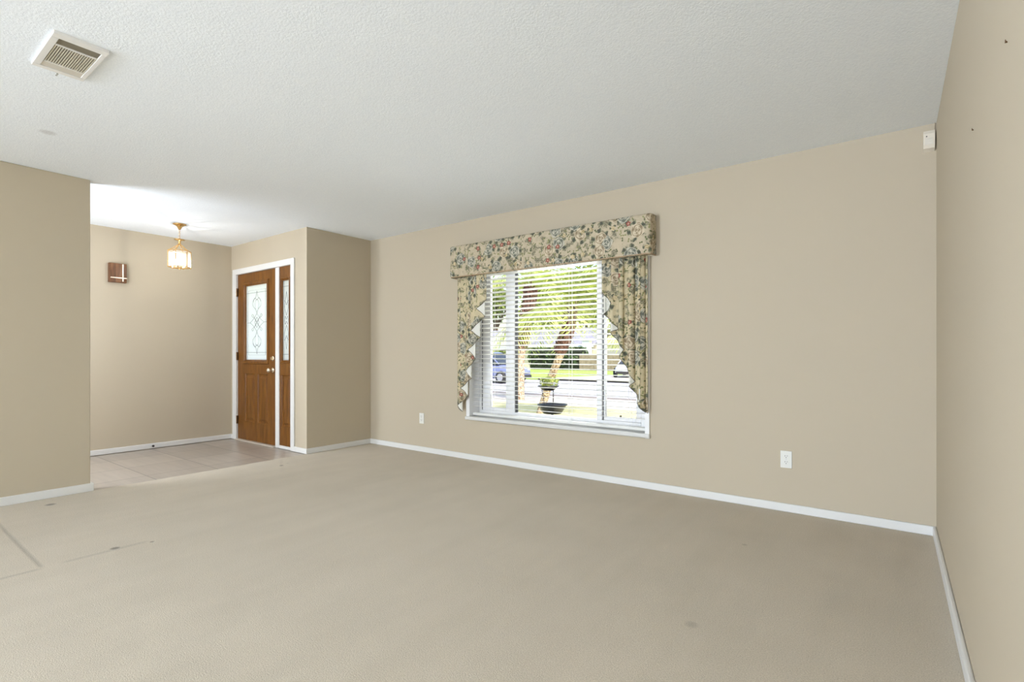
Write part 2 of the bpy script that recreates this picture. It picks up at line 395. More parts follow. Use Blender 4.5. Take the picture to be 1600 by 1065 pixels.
M_whitewall = mat('white_siding', (.80, .80, .80), .8)
M_garage = mat('cream_garage_wall', (.84, .76, .52), .8)
M_fence = noisy('weathered_fence_wood', [(.3, (.22, .17, .12)), (.7, (.36, .29, .22))], 3)
M_blue = mat('blue_car_paint', (.20, .225, .40), .25, .2)
M_silver = mat('silver_white_car_paint', (.52, .53, .58), .22, .2)
M_carglass = mat('dark_car_glass', (.03, .035, .045), .08)
M_tyre = mat('tyre_rubber', (.02, .02, .02), .8)
M_rim = mat('alloy_rim', (.55, .55, .60), .3, .8)
M_lampw = mat('headlight_lens', (.80, .80, .85), .15)
M_planter = mat('black_planter_plastic', (.012, .012, .014), .35)

# ------------------------------------------------------------------ room shell
H = 2.44; YW = 3.915; XR = .207; XL = -5.05; YD = 3.075; XF = -6.765; YL = 1.23; YB = -8.0; YH = -2.0
def S(mb, name, m, label, cat, **kw): return tag(mb.build(name, m, **kw), label, cat, kind='structure')

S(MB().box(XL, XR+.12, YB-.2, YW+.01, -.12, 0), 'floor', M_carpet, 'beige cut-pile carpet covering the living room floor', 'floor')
S(MB().box(XF-.12, XL, YH-.1, YD+.01, -.12, -.004), 'floor_foyer', M_tile, 'taupe square floor tiles in the entry foyer', 'floor')
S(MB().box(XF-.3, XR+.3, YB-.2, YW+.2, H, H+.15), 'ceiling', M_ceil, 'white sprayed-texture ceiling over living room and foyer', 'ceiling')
S(MB().box(XF-.9, XR+.9, YB-1.2, YW+.65, H+.151, H+.32), 'roof', mat('soffit_white', (.7, .7, .68), .8), 'roof slab and overhanging soffit above the house', 'roof')
OX0, OX1, OZ0, OZ1 = -3.50, -1.55, .40, 2.02
b = MB(); b.box(XL-.2, OX0, YW, YW+.2, 0, H).box(OX1, XR+.12, YW, YW+.2, 0, H).box(OX0, OX1, YW, YW+.2, 0, OZ0).box(OX0, OX1, YW, YW+.2, OZ1, H)
S(b, 'wall_back', M_wall, 'long beige wall around the living room window', 'wall')
S(MB().box(XR, XR+.12, YB, YW, 0, H), 'wall_right', M_wall, 'beige side wall along the right edge of the room', 'wall')
b = MB().box(XL-.115, XL, -5.3, YL, 0, H).box(XL-.115, XL, YB, -7.9, 0, H).box(XL-.115, XL, -7.9, -5.3, 0, .5).box(XL-.115, XL, -7.9, -5.3, 2.1, H)  # includes an unseen opening added for the side light
S(b, 'wall_left', M_wall, 'beige partition ending at the foyer opening', 'wall', bevel=.006)
S(MB().box(XL-.2, XL, YD+.2, YW, 0, H), 'wall_return', M_wall, 'short beige wall between foyer corner and window wall', 'wall')
DX0, DX1, DZ = -6.65, -5.33, 2.10
b = MB(); b.box(XF, DX0, YD, YD+.2, 0, H).box(DX1, XL, YD, YD+.2, 0, H).box(DX0, DX1, YD, YD+.2, DZ, H)
S(b, 'wall_entry', M_wall, 'beige foyer wall around the front door', 'wall')
S(MB().box(XF-.12, XF, YH, YD+.2, 0, H), 'wall_foyer', M_wall, 'beige foyer wall behind the hanging lantern', 'wall')
S(MB().box(XF, XL-.115, YH-.1, YH, 0, H), 'wall_hall', M_wall, 'beige wall closing the hall behind the partition', 'wall')
b = MB(); b.box(XL-.115, -3.5, YB-.12, YB, 0, H).box(.18, XR+.12, YB-.12, YB, 0, H).box(-3.5, .18, YB-.12, YB, 2.2, H)  # wide opening added to let light in behind the camera
S(b, 'wall_rear', M_wall, 'beige unseen rear wall with a wide added opening', 'wall')

BH, BT = .057, .018
def base(name, x0, x1, y0, y1, label):
    S(MB().box(x0, x1, y0, y1, 0, BH), name, M_trim, label, 'baseboard', bevel=.006)
base('baseboard_back', XL, XR, YW-BT, YW, 'white baseboard along the window wall')
base('baseboard_right', XR-BT, XR, YB, YW-BT, 'white baseboard along the right side wall')
base('baseboard_return', XL, XL+BT, YD-BT, YW-BT, 'white baseboard on the short wall beside the foyer')
base('baseboard_entry', -5.28, XL, YD-BT, YD, 'short white baseboard between door casing and corner')
base('baseboard_foyer', XF, XF+BT, YH, YD, 'white baseboard on the foyer wall under the lantern')
base('baseboard_hinge_side', XF+BT, -6.708, YD-BT, YD, 'tiny white baseboard between foyer corner and door casing')
b = MB(); b.box(XL, XL+BT, YB, YL+BT, 0, BH+.005).box(XL-.115, XL, YL, YL+BT, 0, BH+.005)
S(b, 'baseboard_left', M_trim, 'white baseboard wrapping the end of the left partition', 'baseboard', bevel=.004)

# ------------------------------------------------------------------ window_1
win = empty('window_1', (-2.52, YW, OZ0), 'white three-section window with sliding side sashes', 'window', kind='structure')
b = MB()      # trim round the recess and its reveals
b.box(OX0, -3.455, YW-.012, YW+.2, .44, OZ1).box(-1.588, OX1, YW-.015, YW+.2, .40, OZ1).box(-3.455, -1.588, YW-.012, YW+.2, 1.985, OZ1)
b.build('window_frame', M_white, win, bevel=.003)
b = MB(); b.box(-3.507, -1.545, YW-.028, YW+.2, .404, .440)
b.build('window_sill', M_sill, win, bevel=.010, seg=3)
F0, F1 = 4.055, 4.105
b = MB()
b.box(-3.455, -3.423, F0, F1, .441, 1.985).box(-1.682, -1.588, F0, F1, .441, 1.985)
b.box(-3.430, -1.682, F0, F1, .441, .497).box(-3.430, -1.682, F0, F1, 1.93, 1.985)
b.box(-3.062, -2.989, F0-.012, F1, .497, 1.93).box(-2.091, -2.041, F0-.006, F1, .497, 1.93)
b.build('outer_frame', M_white, win, bevel=.004)
for nm, x0, x1, gx0, gx1, lab in (('sash', -3.413, -3.064, -3.309, -3.110, 'left sliding sash'), ('sash', -2.030, -1.684, -2.013, -1.730, 'right sliding sash')):
    b = MB(); b.box(x0, gx0, F0+.008, F1-.008, .498, 1.929).box(gx1, x1, F0+.008, F1-.008, .498, 1.929)
    b.box(gx0, gx1, F0+.008, F1-.008, .498, .527).box(gx0, gx1, F0+.008, F1-.008, 1.895, 1.929)
    so = b.build(nm, M_white, win, bevel=.003)
    MB().box(gx0-.004, gx1+.004, 4.078, 4.083, .523, 1.90).build('pane', M_glass, so)
MB().box(-1.875, -1.862, F0-.002, F0+.012, .528, .548).build('latch', M_dark, win)
MB().box(-2.980, -2.091, 4.078, 4.083, .497, 1.93).build('pane', M_glass, win)
b = MB().box(-3.423, -3.413, F0+.012, F1-.01, .497, 1.93).box(-2.989, -2.980, F0+.004, F1-.01, .497, 1.93).box(-2.041, -2.030, F0+.02, F1-.01, .497, 1.93)
b.build('gasket', M_dark, win)

# ------------------------------------------------------------------ blind
bl = empty('venetian_blind', (-2.52, 3.97, .45), 'white horizontal blind with open slats hanging inside the window recess', 'blind')
BX0, BX1, BY = -3.448, -1.594, 3.972
MB().box(BX0, BX1, BY-.028, BY+.028, 1.875, 1.984).build('headrail', M_blind, bl, bevel=.003)
b = MB(); tl = math.radians(9.0); n = 0; z = 1.862
while z > .50:
    pr = []
    for k in range(5):
        u = (k/4-.5)*.05; pr.append((u, .0022*math.cos(u/.025*1.3) ))
    top = [(BY + u*math.cos(tl), z - u*math.sin(tl) + h + .0013) for u, h in pr]
    bot = [(y, zz-.0032) for y, zz in top]
    for k in range(4):
        for P, fl in ((top, 0), (bot, 1)):
            q = [(BX0, *P[k]), (BX1, *P[k]), (BX1, *P[k+1]), (BX0, *P[k+1])]; b.quad(q if not fl else q[::-1])
    for i in (0, 4): b.quad([(BX0, *top[i]), (BX1, *top[i]), (BX1, *bot[i]), (BX0, *bot[i])])
    for x in (BX0, BX1): b.quad([(x, *t) for t in top]+[(x, *t) for t in bot[::-1]])
    z -= .0440
b.build('slats', M_blind, bl)
MB().box(BX0, BX1, BY-.026, BY+.026, .452, .476).build('bottom_rail', M_blind, bl, bevel=.004)
for x in (-3.20, -2.31, -1.745):
    b = MB()
    for dy in (-.0275, .0275): b.box(x-.001, x+.001, BY+dy-.001, BY+dy+.001, .462, 1.88)
    b.build('ladder_cord', M_blind, bl)
MB().tube([(-2.275, BY-.036, 1.9), (-2.275, BY-.036, .452)], .0012, 6).build('pull_cord', M_blind, bl)

# ------------------------------------------------------------------ cornice box
CX0, CX1, CZ0, CZ1, CY = -3.633, -1.500, 1.850, 2.168, 3.792
cor = empty('window_cornice', ((CX0+CX1)/2, YW, CZ0), 'floral fabric-covered cornice box above the window', 'cornice')
def cornice_mesh(x0, x1, uo, r0, r1):
    # cross-section in (y,z) running back-top -> front -> back-bottom, rounded
    R = .022; sec = [(YW, CZ1)]
    for k in range(7): a = PI/2*k/6; sec.append((CY+R-R*math.sin(a), CZ1-R+R*math.cos(a)))
    for k in range(7): a = PI/2*k/6; sec.append((CY+R-R*math.cos(a), CZ0+R-R*math.sin(a)))
    sec.append((CY+.05, CZ0))
    return sec
b = MB(); sec = cornice_mesh(0, 0, 0, 0, 0)
arc = [0]
for i in range(1, len(sec)): arc.append(arc[-1]+math.hypot(sec[i][0]-sec[i-1][0], sec[i][1]-sec[i-1][1]))
# plan outline (x, inset of front) with rounded vertical corners
R = .03; xs = []
for k in range(6): a = PI/2*k/5; xs.append((CX0+R-R*math.cos(a), R-R*math.sin(a)))
nseg = 40
for k in range(1, nseg): xs.append((CX0+R+(CX1-CX0-2*R)*k/nseg, .0015*math.sin(k*2.1)*math.sin(k*.7)))
for k in range(6): a = PI/2*k/5; xs.append((CX1-R+R*math.sin(a), R-R*math.cos(a)))
cols = [(CX0, None)] + xs + [(CX1, None)]
def cpt(c, i):
    y, z = sec[i]; x, ins = c
    if ins is None: return (x, YW, z)
    return (x, min(YW, y+ins), z)
for j in range(len(cols)-1):
    for i in range(len(sec)-1):
        q = [cpt(cols[j], i), cpt(cols[j+1], i), cpt(cols[j+1], i+1), cpt(cols[j], i+1)]
        xm = (cols[j][0]+cols[j+1][0])/2; so = 0 if xm < -2.70 else 3.3
        ua = cols[j][0] + (-.12 if cols[j][1] is None and j == 0 else 0); ub = cols[j+1][0] + (.12 if cols[j+1][1] is None else 0)
        b.quad(q, [(ua+so, -arc[i]), (ub+so, -arc[i]), (ub+so, -arc[i+1]), (ua+so, -arc[i+1])])
o = b.build('fabric_cover', M_floral, cor, smooth=True, weld=True)
MB().box(CX0+.02, CX1-.02, YW-.07, YW-.001, CZ0+.004, CZ1-.03).build('board', M_trim, cor)
pts = [(CX0+.002, YW-.004, CZ0+.004), (CX0+.002, CY+.03, CZ0+.004), (CX0+.03, CY+.006, CZ0+.004), (CX1-.03, CY+.006, CZ0+.004), (CX1-.002, CY+.03, CZ0+.004), (CX1-.002, YW-.004, CZ0+.004)]
b = MB()
for pa, pb in zip(pts, pts[1:]): b.tube([pa, pb], .004, 6)
b.build('piping', mat('tan_piping', (.42, .30, .19), .8), cor)
b = MB().tube([(-2.70, CY+.001, CZ1-.02), (-2.70, CY-.0005, CZ0+.02)], .0022, 6); b.build('seam', M_floral, cor)

# ------------------------------------------------------------------ cascade curtains (accordion of folds with a stepped hem)
def cascade(name, xin, xout, steps, label, ripple, y0=3.829, zt=1.858):
    """steps: list of (x_outer_reach, x_inner_tip, z_at_outer, z_at_tip); face runs from the inner edge outwards,
    turns back (lining shows) to the next tip, and so on towards the wall end"""
    root = empty(name, (xout, YW-.02, zt), label, 'curtain')
    face = MB()
    sgn = 1 if xout > xin else -1
    u = 0
    path = steps
    for k in range(len(path)-1):
        (xa, za), (xb, zb) = path[k], path[k+1]
        is_face = (xb-xa)*sgn > 0
        ya, yb = y0 + .0026*k, y0 + .0026*(k+1)
        if is_face:     # the face runs on to the outer edge above its own hem, behind the earlier folds
            pass
        nn = max(4, int(abs(xb-xa)/.012))
        nz = 14
        P = [[None]*(nz+1) for _ in range(nn+1)]
        for i in range(nn+1):
            s = i/nn; x = xa+(xb-xa)*s; zb_ = za+(zb-za)*s
            for j in range(nz+1):
                t = j/nz; z = (zt if is_face else max(za, zb)+.10)+(zb_-(zt if is_face else max(za, zb)+.10))*t
                y = ya+(yb-ya)*s + ripple(x, (zt-z)/(zt-.55)) + .0007*math.sin(PI*s)*(-1 if is_face else 1)
                P[i][j] = (x, y, z)
        mb = face if is_face else MB()
        for i in range(nn):
            for j in range(nz):
                du = abs(xb-xa)/nn
                q = [P[i][j], P[i+1][j], P[i+1][j+1], P[i][j+1]]
                uu = [(u+du*i, P[i][j][2]), (u+du*(i+1), P[i+1][j][2]), (u+du*(i+1), P[i+1][j+1][2]), (u+du*i, P[i][j+1][2])]
                mb.quad(q, uu)
        u += abs(xb-xa)
        if not is_face: mb.build('lining', M_lining, root, smooth=True, weld=True, solid=.0016)['label'] = 'white lining showing between the folds'
    fo = face.build('fabric', M_floral2, root, smooth=True, weld=True, solid=.0016)
    # dark trim along the hem of the face
    b = MB()
    for k in range(len(path)-1):
        (xa, za), (xb, zb) = path[k], path[k+1]
        ya, yb = y0+.0026*k, y0+.0026*(k+1); is_face = (xb-xa)*sgn > 0
        pts = []
        for i in range(9):
            s = i/8; x = xa+(xb-xa)*s
            pts.append((x, ya+(yb-ya)*s+ripple(x, (zt-(za+(zb-za)*s))/(zt-.55))+.0007*math.sin(PI*s)*(-1 if is_face else 1), za+(zb-za)*s))
        b.tube(pts, .0028, 5)
    b.build('hem_cord', mat('grey_hem_cord', (.13, .12, .10), .9), root)
    return root
def rip_l(x, t): return -.009*math.sin((x+3.58)*50)*(.5+.5*t)
def rip_r(x, t): return -.019*math.sin((x+1.54)*80+.6)*(.75+.25*t)
LX = -3.572
cascade('cascade_curtain', -3.166, LX,
        [(-3.166, 1.603), (-3.297, 1.523), (-3.19, 1.442), (-3.382, 1.31), (-3.256, 1.237), (-3.416, 1.118), (-3.323, 1.028), (-3.45, .905), (-3.382, .829),
         (-3.529, .727), (-3.424, .654), (-3.573, .549), (-3.511, .488), (LX, .53)],
        'floral cascade curtain with white lining left of the window blind', rip_l)
RX = -1.552
cascade('cascade_curtain', -1.923, RX,
        [(-1.923, 1.578), (-1.842, 1.488), (-1.911, 1.402), (-1.791, 1.282), (-1.853, 1.252), (-1.741, 1.11), (-1.776, 1.053), (-1.653, .854), (-1.691, .817),
         (-1.60, .70), (-1.637, .681), (-1.570, .61), (-1.59, .628), (RX, .606)],
        'pleated floral cascade curtain right of the window blind', rip_r)

# ------------------------------------------------------------------ entry door, sidelight, casing
b = MB()
CZT = 2.136
b.box(-6.706, -6.612, YD-.016, YD, 0, CZT).box(-5.352, -5.280, YD-.016, YD, 0, CZT).box(-6.612, -5.352, YD-.016, YD, 2.066, CZT)
b.box(-6.65, -6.612, YD, YD+.14, 0, DZ).box(-5.352, -5.33, YD, YD+.14, 0, DZ).box(-6.612, -5.352, YD, YD+.14, 2.066, DZ)
b.box(-5.692, -5.612, YD-.004, YD+.14, 0, 2.066).box(-5.612, -5.352, YD-.004, YD+.14, 0, .034)
S(b, 'trim_1', M_trim, 'white casing and jambs around front door and sidelight', 'door trim', bevel=.005)
S(MB().box(-6.612, -5.692, YD-.03, YD+.14, -.003, .016), 'trim_2', mat('pale_threshold', (.50, .44, .37), .5), 'pale threshold strip under the front door', 'threshold', bevel=.004)

def ribbon_lines(polys, cx, cz, hw, hh, y, r):
    b = MB()
    for pl in polys:
        closed = pl[0] == pl[-1]
        pts = [(cx+u*hw, y, cz+v*hh) for u, v in (pl[:-1] if closed else pl)]
        b.tube(pts, r, 5, closed=closed)
    return b
def bez(pts, n=10):       # Catmull-Rom through pts
    out = []
    P = [pts[0]]+list(pts)+[pts[-1]]
    for i in range(1, len(P)-2):
        for k in range(n):
            t = k/n
            out.append(tuple(.5*((2*P[i][a])+(-P[i-1][a]+P[i+1][a])*t+(2*P[i-1][a]-5*P[i][a]+4*P[i+1][a]-P[i+2][a])*t*t+(-P[i-1][a]+3*P[i][a]-3*P[i+1][a]+P[i+2][a])*t**3) for a in (0, 1)))
    out.append(tuple(pts[-1])); return out
def panel_leaf(root, x0, x1, z0, z1, y, lite, panels, mould=.05):
    """stiles and rails of one thickness, raised panels, glass light with its moulding"""
    g0, g1, gz0, gz1 = lite; T = .04
    b = MB()
    zr0, zr1 = panels[0][2], panels[0][3]
    b.box(x0, x1, y, y+T, z0, zr0).box(x0, x1, y, y+T, zr1, gz0).box(x0, x1, y, y+T, gz1, z1)
    b.box(x0, g0, y, y+T, gz0, gz1).box(g1, x1, y, y+T, gz0, gz1)
    xx = x0
    for (p0, p1, _, _) in panels:
        b.box(xx, p0, y, y+T, zr0, zr1); xx = p1
    b.box(xx, x1, y, y+T, zr0, zr1)
    b.build('door_slab', M_oak, root)
    for (p0, p1, q0, q1) in panels:
        b = MB(); d = .012
        rings = [(0, 0), (.010, d), (.024, d), (.052, .003)]
        P = [[(p0+i, y+dy, q0+i), (p1-i, y+dy, q0+i), (p1-i, y+dy, q1-i), (p0+i, y+dy, q1-i)] for i, dy in rings]
        for A, B in zip(P, P[1:]):
            for k in range(4): b.quad([A[k], A[(k+1) % 4], B[(k+1) % 4], B[k]])
        b.quad(P[-1]); b.build('raised_panel', M_oak, root, weld=True)
    b = MB(); w = mould
    P = []
    for i, dy in ((-w, 0), (-w+.006, -.014), (-.018, -.016), (0, .008)):
        P.append([(g0+i, y+dy, gz0+i), (g1-i, y+dy, gz0+i), (g1-i, y+dy, gz1-i), (g0+i, y+dy, gz1-i)])
    for A, B in zip(P, P[1:]):
        for k in range(4): b.quad([A[k], A[(k+1) % 4], B[(k+1) % 4], B[k]])
    b.build('glass_moulding', M_oak, root, weld=True)
    gl = MB().box(g0-.002, g1+.002, y+.010, y+.018, gz0-.002, gz1+.002).build('glass', M_frost, root)
    gl['label'] = 'frosted leaded glass'
    return gl
YDR = 3.082
door = empty('door_1', (-6.15, YDR, .018), 'stained oak front door with leaded glass and two raised panels', 'door', kind='structure')
G = (-6.405, -5.893, 1.003, 1.907)
gl = panel_leaf(door, -6.607, -5.696, .018, 2.062, YDR, G, [(-6.425, -6.185, .245, .835), (-6.115, -5.875, .245, .835)])
gx, gz, hw, hh = (G[0]+G[1])/2, (G[2]+G[3])/2, (G[1]-G[0])/2, (G[3]-G[2])/2
lines = []
for i, (a, c) in enumerate(((.80, .87), )): lines.append([(-a, -c), (a, -c), (a, c), (-a, c), (-a, -c)])
for v in (.80, -.80): lines.append([(-1, v), (1, v)])
for u in (-.90, .90): lines.append([(u, -1), (u, 1)])
for sg in (1, -1):
    lines += [bez([(0, sg*.24), (.10, sg*.34), (.37, sg*.46), (.33, sg*.60), (.12, sg*.66), (0, sg*.84)]), bez([(0, sg*.24), (-.10, sg*.34), (-.37, sg*.46), (-.33, sg*.60), (-.12, sg*.66), (0, sg*.84)]),
              bez([(0, sg*.24), (.16, sg*.42), (.14, sg*.56), (0, sg*.62), (-.14, sg*.56), (-.16, sg*.42), (0, sg*.24)]),
              bez([(-.34, sg*.55), (-.20, sg*.66), (0, sg*.60), (.20, sg*.66), (.34, sg*.55)]),
              bez([(0, 0), (.16, sg*.09), (.46, sg*.17), (.38, sg*.22), (.12, sg*.05), (0, 0)]), bez([(0, 0), (-.16, sg*.09), (-.46, sg*.17), (-.38, sg*.22), (-.12, sg*.05), (0, 0)]),
              bez([(0, sg*.24), (.30, sg*.10), (.64, 0)]), bez([(0, sg*.24), (-.30, sg*.10), (-.64, 0)]),
              [(.64, 0), (.90, 0)] if sg > 0 else [(-.64, 0), (-.90, 0)], bez([(0, sg*.14), (.12, sg*.07), (.2, 0)]), bez([(0, sg*.14), (-.12, sg*.07), (-.2, 0)])]
ribbon_lines(lines, gx, gz, hw, hh, YDR+.0095, .0022).build('lead_caming', M_lead, gl)
for z in (.251, 1.048, 1.845):
    b = MB().tube([(-6.606, YDR-.014, z-.05), (-6.606, YDR-.014, z+.05)], .008, 10).box(-6.614, -6.585, YDR-.006, YDR+.001, z-.05, z+.05)
    b.build('hinge', M_bronze, door)
b = MB().lathe(-5.752, YDR, [(0, 0), (.031, 0), (.031, .008), (.026, .012), (.012, .014), (.0115, .035), (.016, .04), (.026, .048), (.0285, .058), (.025, .069), (.012, .075), (0, .076)], 20, 'y', .886)
b.build('door_knob', M_nickel, door, smooth=True)
b = MB().lathe(-5.752, YDR, [(0, 0), (.03, 0), (.03, .008), (.024, .014), (0, .015)], 20, 'y', 1.022).box(-5.757, -5.747, YDR-.034, YDR-.012, 1.006, 1.038)
b.build('deadbolt', M_nickel, door)
side = empty('window_2', (-5.482, YDR, .034), 'narrow oak sidelight panel with leaded glass beside the front door', 'sidelight', kind='structure')
G = (-5.556, -5.412, 1.003, 1.905)
gl = panel_leaf(side, -5.611, -5.353, .035, 2.064, YDR, G, [(-5.582, -5.384, .245, .835)], .035)
gx, hw = (G[0]+G[1])/2, (G[1]-G[0])/2
lines = [[(-.72, -1), (-.72, 1)], [(.72, -1), (.72, 1)], [(-1, .85), (1, .85)], [(-1, -.85), (1, -.85)]]
for sg in (1, -1):
    for sx in (1, -1):
        lines += [bez([(0, sg*.02), (sx*.35, sg*.10), (sx*.5, 0)]), bez([(0, sg*.12), (sx*.5, sg*.30), (sx*.45, sg*.42), (0, sg*.72)]), bez([(sx*.72, sg*.5), (sx*.3, sg*.46), (0, sg*.38)])]
ribbon_lines(lines, gx, gz, hw, hh, YDR+.0095, .0022).build('lead_caming', M_lead, gl)

# ------------------------------------------------------------------ foyer lantern
LXc, LYc = -6.015, 2.209
lan = empty('pendant_lantern', (LXc, LYc, H), 'brass pendant lantern with lit glass panes hanging from the foyer ceiling', 'pendant light')
MB().lathe(LXc, LYc, [(0, 0), (.062, 0), (.062, -.006), (.045, -.014), (.024, -.028), (.013, -.052), (.006, -.060), (0, -.061)], 24, cz=H).build('canopy', M_brass, lan, smooth=True)
b = MB(); z = H-.058; k = 0
while z > 2.285:
    pts = []
    for i in range(10):
        a = 2*PI*i/10; r = .0065*math.cos(a)
        pts.append((LXc+(r if k % 2 else 0), LYc+(0 if k % 2 else r), z-.011+.011*math.sin(a)))
    b.tube(pts, .0015, 5, closed=True); z -= .0175; k += 1
b.build('chain', M_brass, lan)
MB().lathe(LXc, LYc, [(0, 2.290), (.008, 2.288), (.012, 2.276), (.048, 2.279), (.050, 2.273), (.016, 2.266), (.010, 2.250), (.014, 2.242), (.008, 2.232), (0, 2.230)], 24).build('crown', M_brass, lan, smooth=True)
LR, LZ0, LZ1 = .103, 1.985, 2.155; A0 = math.radians(20)
hexp = [(LXc+LR*math.cos(A0+i*PI/3), LYc+LR*math.sin(A0+i*PI/3)) for i in range(6)]
for i in range(6):
    x, y = hexp[i]
    MB().tube([(LXc, LYc, 2.236), (LXc+(x-LXc)*.55, LYc+(y-LYc)*.55, 2.185), (x, y, LZ1)], .0042, 6).build('arm', M_brass, lan)
b = MB()
for i in range(6):
    a, c = hexp[i], hexp[(i+1) % 6]
    for z in (LZ0, LZ1): b.tube([(*a, z), (*c, z)], .0045, 6)
    b.tube([(*a, LZ0-.008), (*a, LZ1+.006)], .0042, 6)
b.build('frame', M_brass, lan)
for i in range(6):
    a, c = Vector(hexp[i]), Vector(hexp[(i+1) % 6]); n_ = Vector((a.y-c.y, c.x-a.x)).normalized()*.0015; t = (c-a).normalized()*.006
    b = MB(); b.prism([tuple(a+t+n_), tuple(c-t+n_), tuple(c-t-n_), tuple(a+t-n_)], LZ0+.006, LZ1-.006, lambda x, y, z: (x, y, z))
    m_ = (a+c)/2
    pn = b.build('glass_pane', M_lampglass, lan)
    b = MB()
    q = [a+t*2.6, c-t*2.6]
    for z in (LZ0+.024, LZ1-.024): b.tube([(*q[0], z), (*q[1], z)], .0012, 4)
    for p_ in q: b.tube([(*p_, LZ0+.024), (*p_, LZ1-.024)], .0012, 4)
    b.build('bevel_line', M_palebrass, pn)
b = MB()
for i in range(6): b.tube([(LXc, LYc, LZ0-.004), (*hexp[i], LZ0)], .003, 5)
b.lathe(LXc, LYc, [(0, LZ0-.028), (.007, LZ0-.024), (.009, LZ0-.014), (.005, LZ0-.008), (.014, LZ0), (0, LZ0+.002)], 14)
b.build('base_finial', M_brass, lan)
MB().lathe(LXc, LYc, [(0, LZ0+.002), (.009, LZ0+.002), (.009, LZ0+.03), (0, LZ0+.03)], 12).build('candle_sleeve', M_white, lan)
m, nt, p = newmat('lit_bulb'); p.inputs['Emission Color'].default_value = (1, .95, .88, 1); p.inputs['Emission Strength'].default_value = BULB_GLOW; M_bulb = m
MB().lathe(LXc, LYc, [(0, LZ0+.03), (.005, LZ0+.031), (.008, LZ0+.05), (.008, LZ0+.06), (.005, LZ0+.075), (0, LZ0+.085)], 14).build('bulb', M_bulb, lan, smooth=True)

# ------------------------------------------------------------------ door chime
ch = empty('door_chime', (XF, 1.874, 1.95), 'brown wooden door chime box with crossed brass bars on the foyer wall', 'door chime')
MB().box(XF, XF+.045, 1.795, 1.953, 1.848, 2.055).build('box', M_chime, ch, bevel=.004)
MB().box(XF+.045, XF+.050, 1.912, 1.923, 1.862, 2.05).build('vertical_bar', M_palebrass, ch, bevel=.002)
MB().box(XF+.045, XF+.053, 1.806, 1.956, 1.893, 1.903).build('horizontal_bar', M_palebrass, ch, bevel=.002)

# ------------------------------------------------------------------ door stop
ds = empty('door_stop', (XF+BT, 2.192, .036), 'small black-tipped door stop on the foyer baseboard', 'door stop')
MB().lathe(XF+BT, 2.192, [(0, 0), (.012, 0), (.012, .004), (.004, .006), (.004, .05), (0, .05)], 12, 'x', .036).build('stem', M_trim, ds)
MB().lathe(XF+BT, 2.192, [(0, .048), (.011, .048), (.012, .054), (.011, .066), (0, .068)], 12, 'x', .036).build('rubber_tip', M_black, ds)

# ------------------------------------------------------------------ ceiling vent
vt = empty('ceiling_vent', (-3.022, .662, H), 'white louvred air vent on the ceiling above the left partition', 'air vent')
VX0, VX1, VY0, VY1 = -3.223, -2.826, .565, .757; VZ = H-.014
b = MB(); i0, i1, j0, j1 = -3.192, -2.866, .592, .738
for (a0, a1, c0, c1) in ((VX0, i0, VY0, VY1), (i1, VX1, VY0, VY1), (i0, i1, VY0, j0), (i0, i1, j1, VY1)): b.box(a0, a1, c0, c1, VZ, H+.001)
b.box(-2.939, -2.929, j0, j1, VZ+.001, H).box(-3.138, -3.130, j0, j1, VZ+.001, H)
b.build('frame', mat('vent_enamel', (.78, .77, .75), .4), vt, bevel=.0025)
M_duct = mat('dark_vent_metal', (.20, .175, .125), .8); M_louv = mat('beige_vent_louvre', (.60, .56, .46), .5)
MB().box(i0, i1, j0, j1, VZ+.0075, H-.001).build('backing', M_duct, vt)  # dark sheet just behind the louvres, showing in the gaps
nl = 17
for k in range(nl):
    y = j0+(j1-j0)*(k+.25)/nl; w = (j1-j0)/nl*.50
    MB().box(-3.130, -2.939, y, y+w, VZ+.002, VZ+.007).build('louvre', M_louv, vt)
b = MB()
for k in range(3):
    x = -3.188+k*.0165
    b.quad([(x, j0, VZ+.002), (x, j1, VZ+.002), (x+.0145, j1, VZ+.008), (x+.0145, j0, VZ+.008)])
b.build('side_louvre', mat('pale_vent_louvre', (.64, .60, .53), .5), vt, solid=.001)
b = MB().box(-2.927, -2.868, j0, j1, VZ+.005, VZ+.0065); b.build('slot_sheet', M_duct, vt)  # dark sheet across the open slot
MB().box(VX0-.022, VX0+.004, .654, .662, VZ-.006, VZ-.001).build('damper_lever', mat('grey_lever', (.42, .42, .40), .5), vt, bevel=.001)

# ------------------------------------------------------------------ motion sensor in the corner
ms = empty('motion_sensor', (.17, YW, 2.33), 'cream motion sensor high in the room corner', 'sensor')
poly = [(YW, 2.395), (3.886, 2.392), (3.872, 2.372), (3.872, 2.305), (3.882, 2.288), (YW, 2.274)]
MB().prism(poly, .146, .198, lambda a, b_, z: (z, a, b_)).build('housing', M_cream, ms, bevel=.004)
MB().lathe(.160, 3.8725, [(0, 0), (.0035, 0), (.0035, .002), (0, .002)], 10, 'y', 2.356).build('indicator', M_dark, ms)
MB().prism([(3.8722, 2.346), (3.868, 2.335), (3.868, 2.318), (3.8722, 2.308)], .153, .190, lambda a, b_, z: (z, a, b_)).build('lens', mat('milky_lens', (.72, .68, .60), .3), ms)
MB().tube([(.196, YW-.006, 2.385), (.199, YW-.005, 2.41), (.200, YW-.005, H)], .0022, 6).build('wire', mat('tan_wire', (.42, .35, .26), .6), ms)

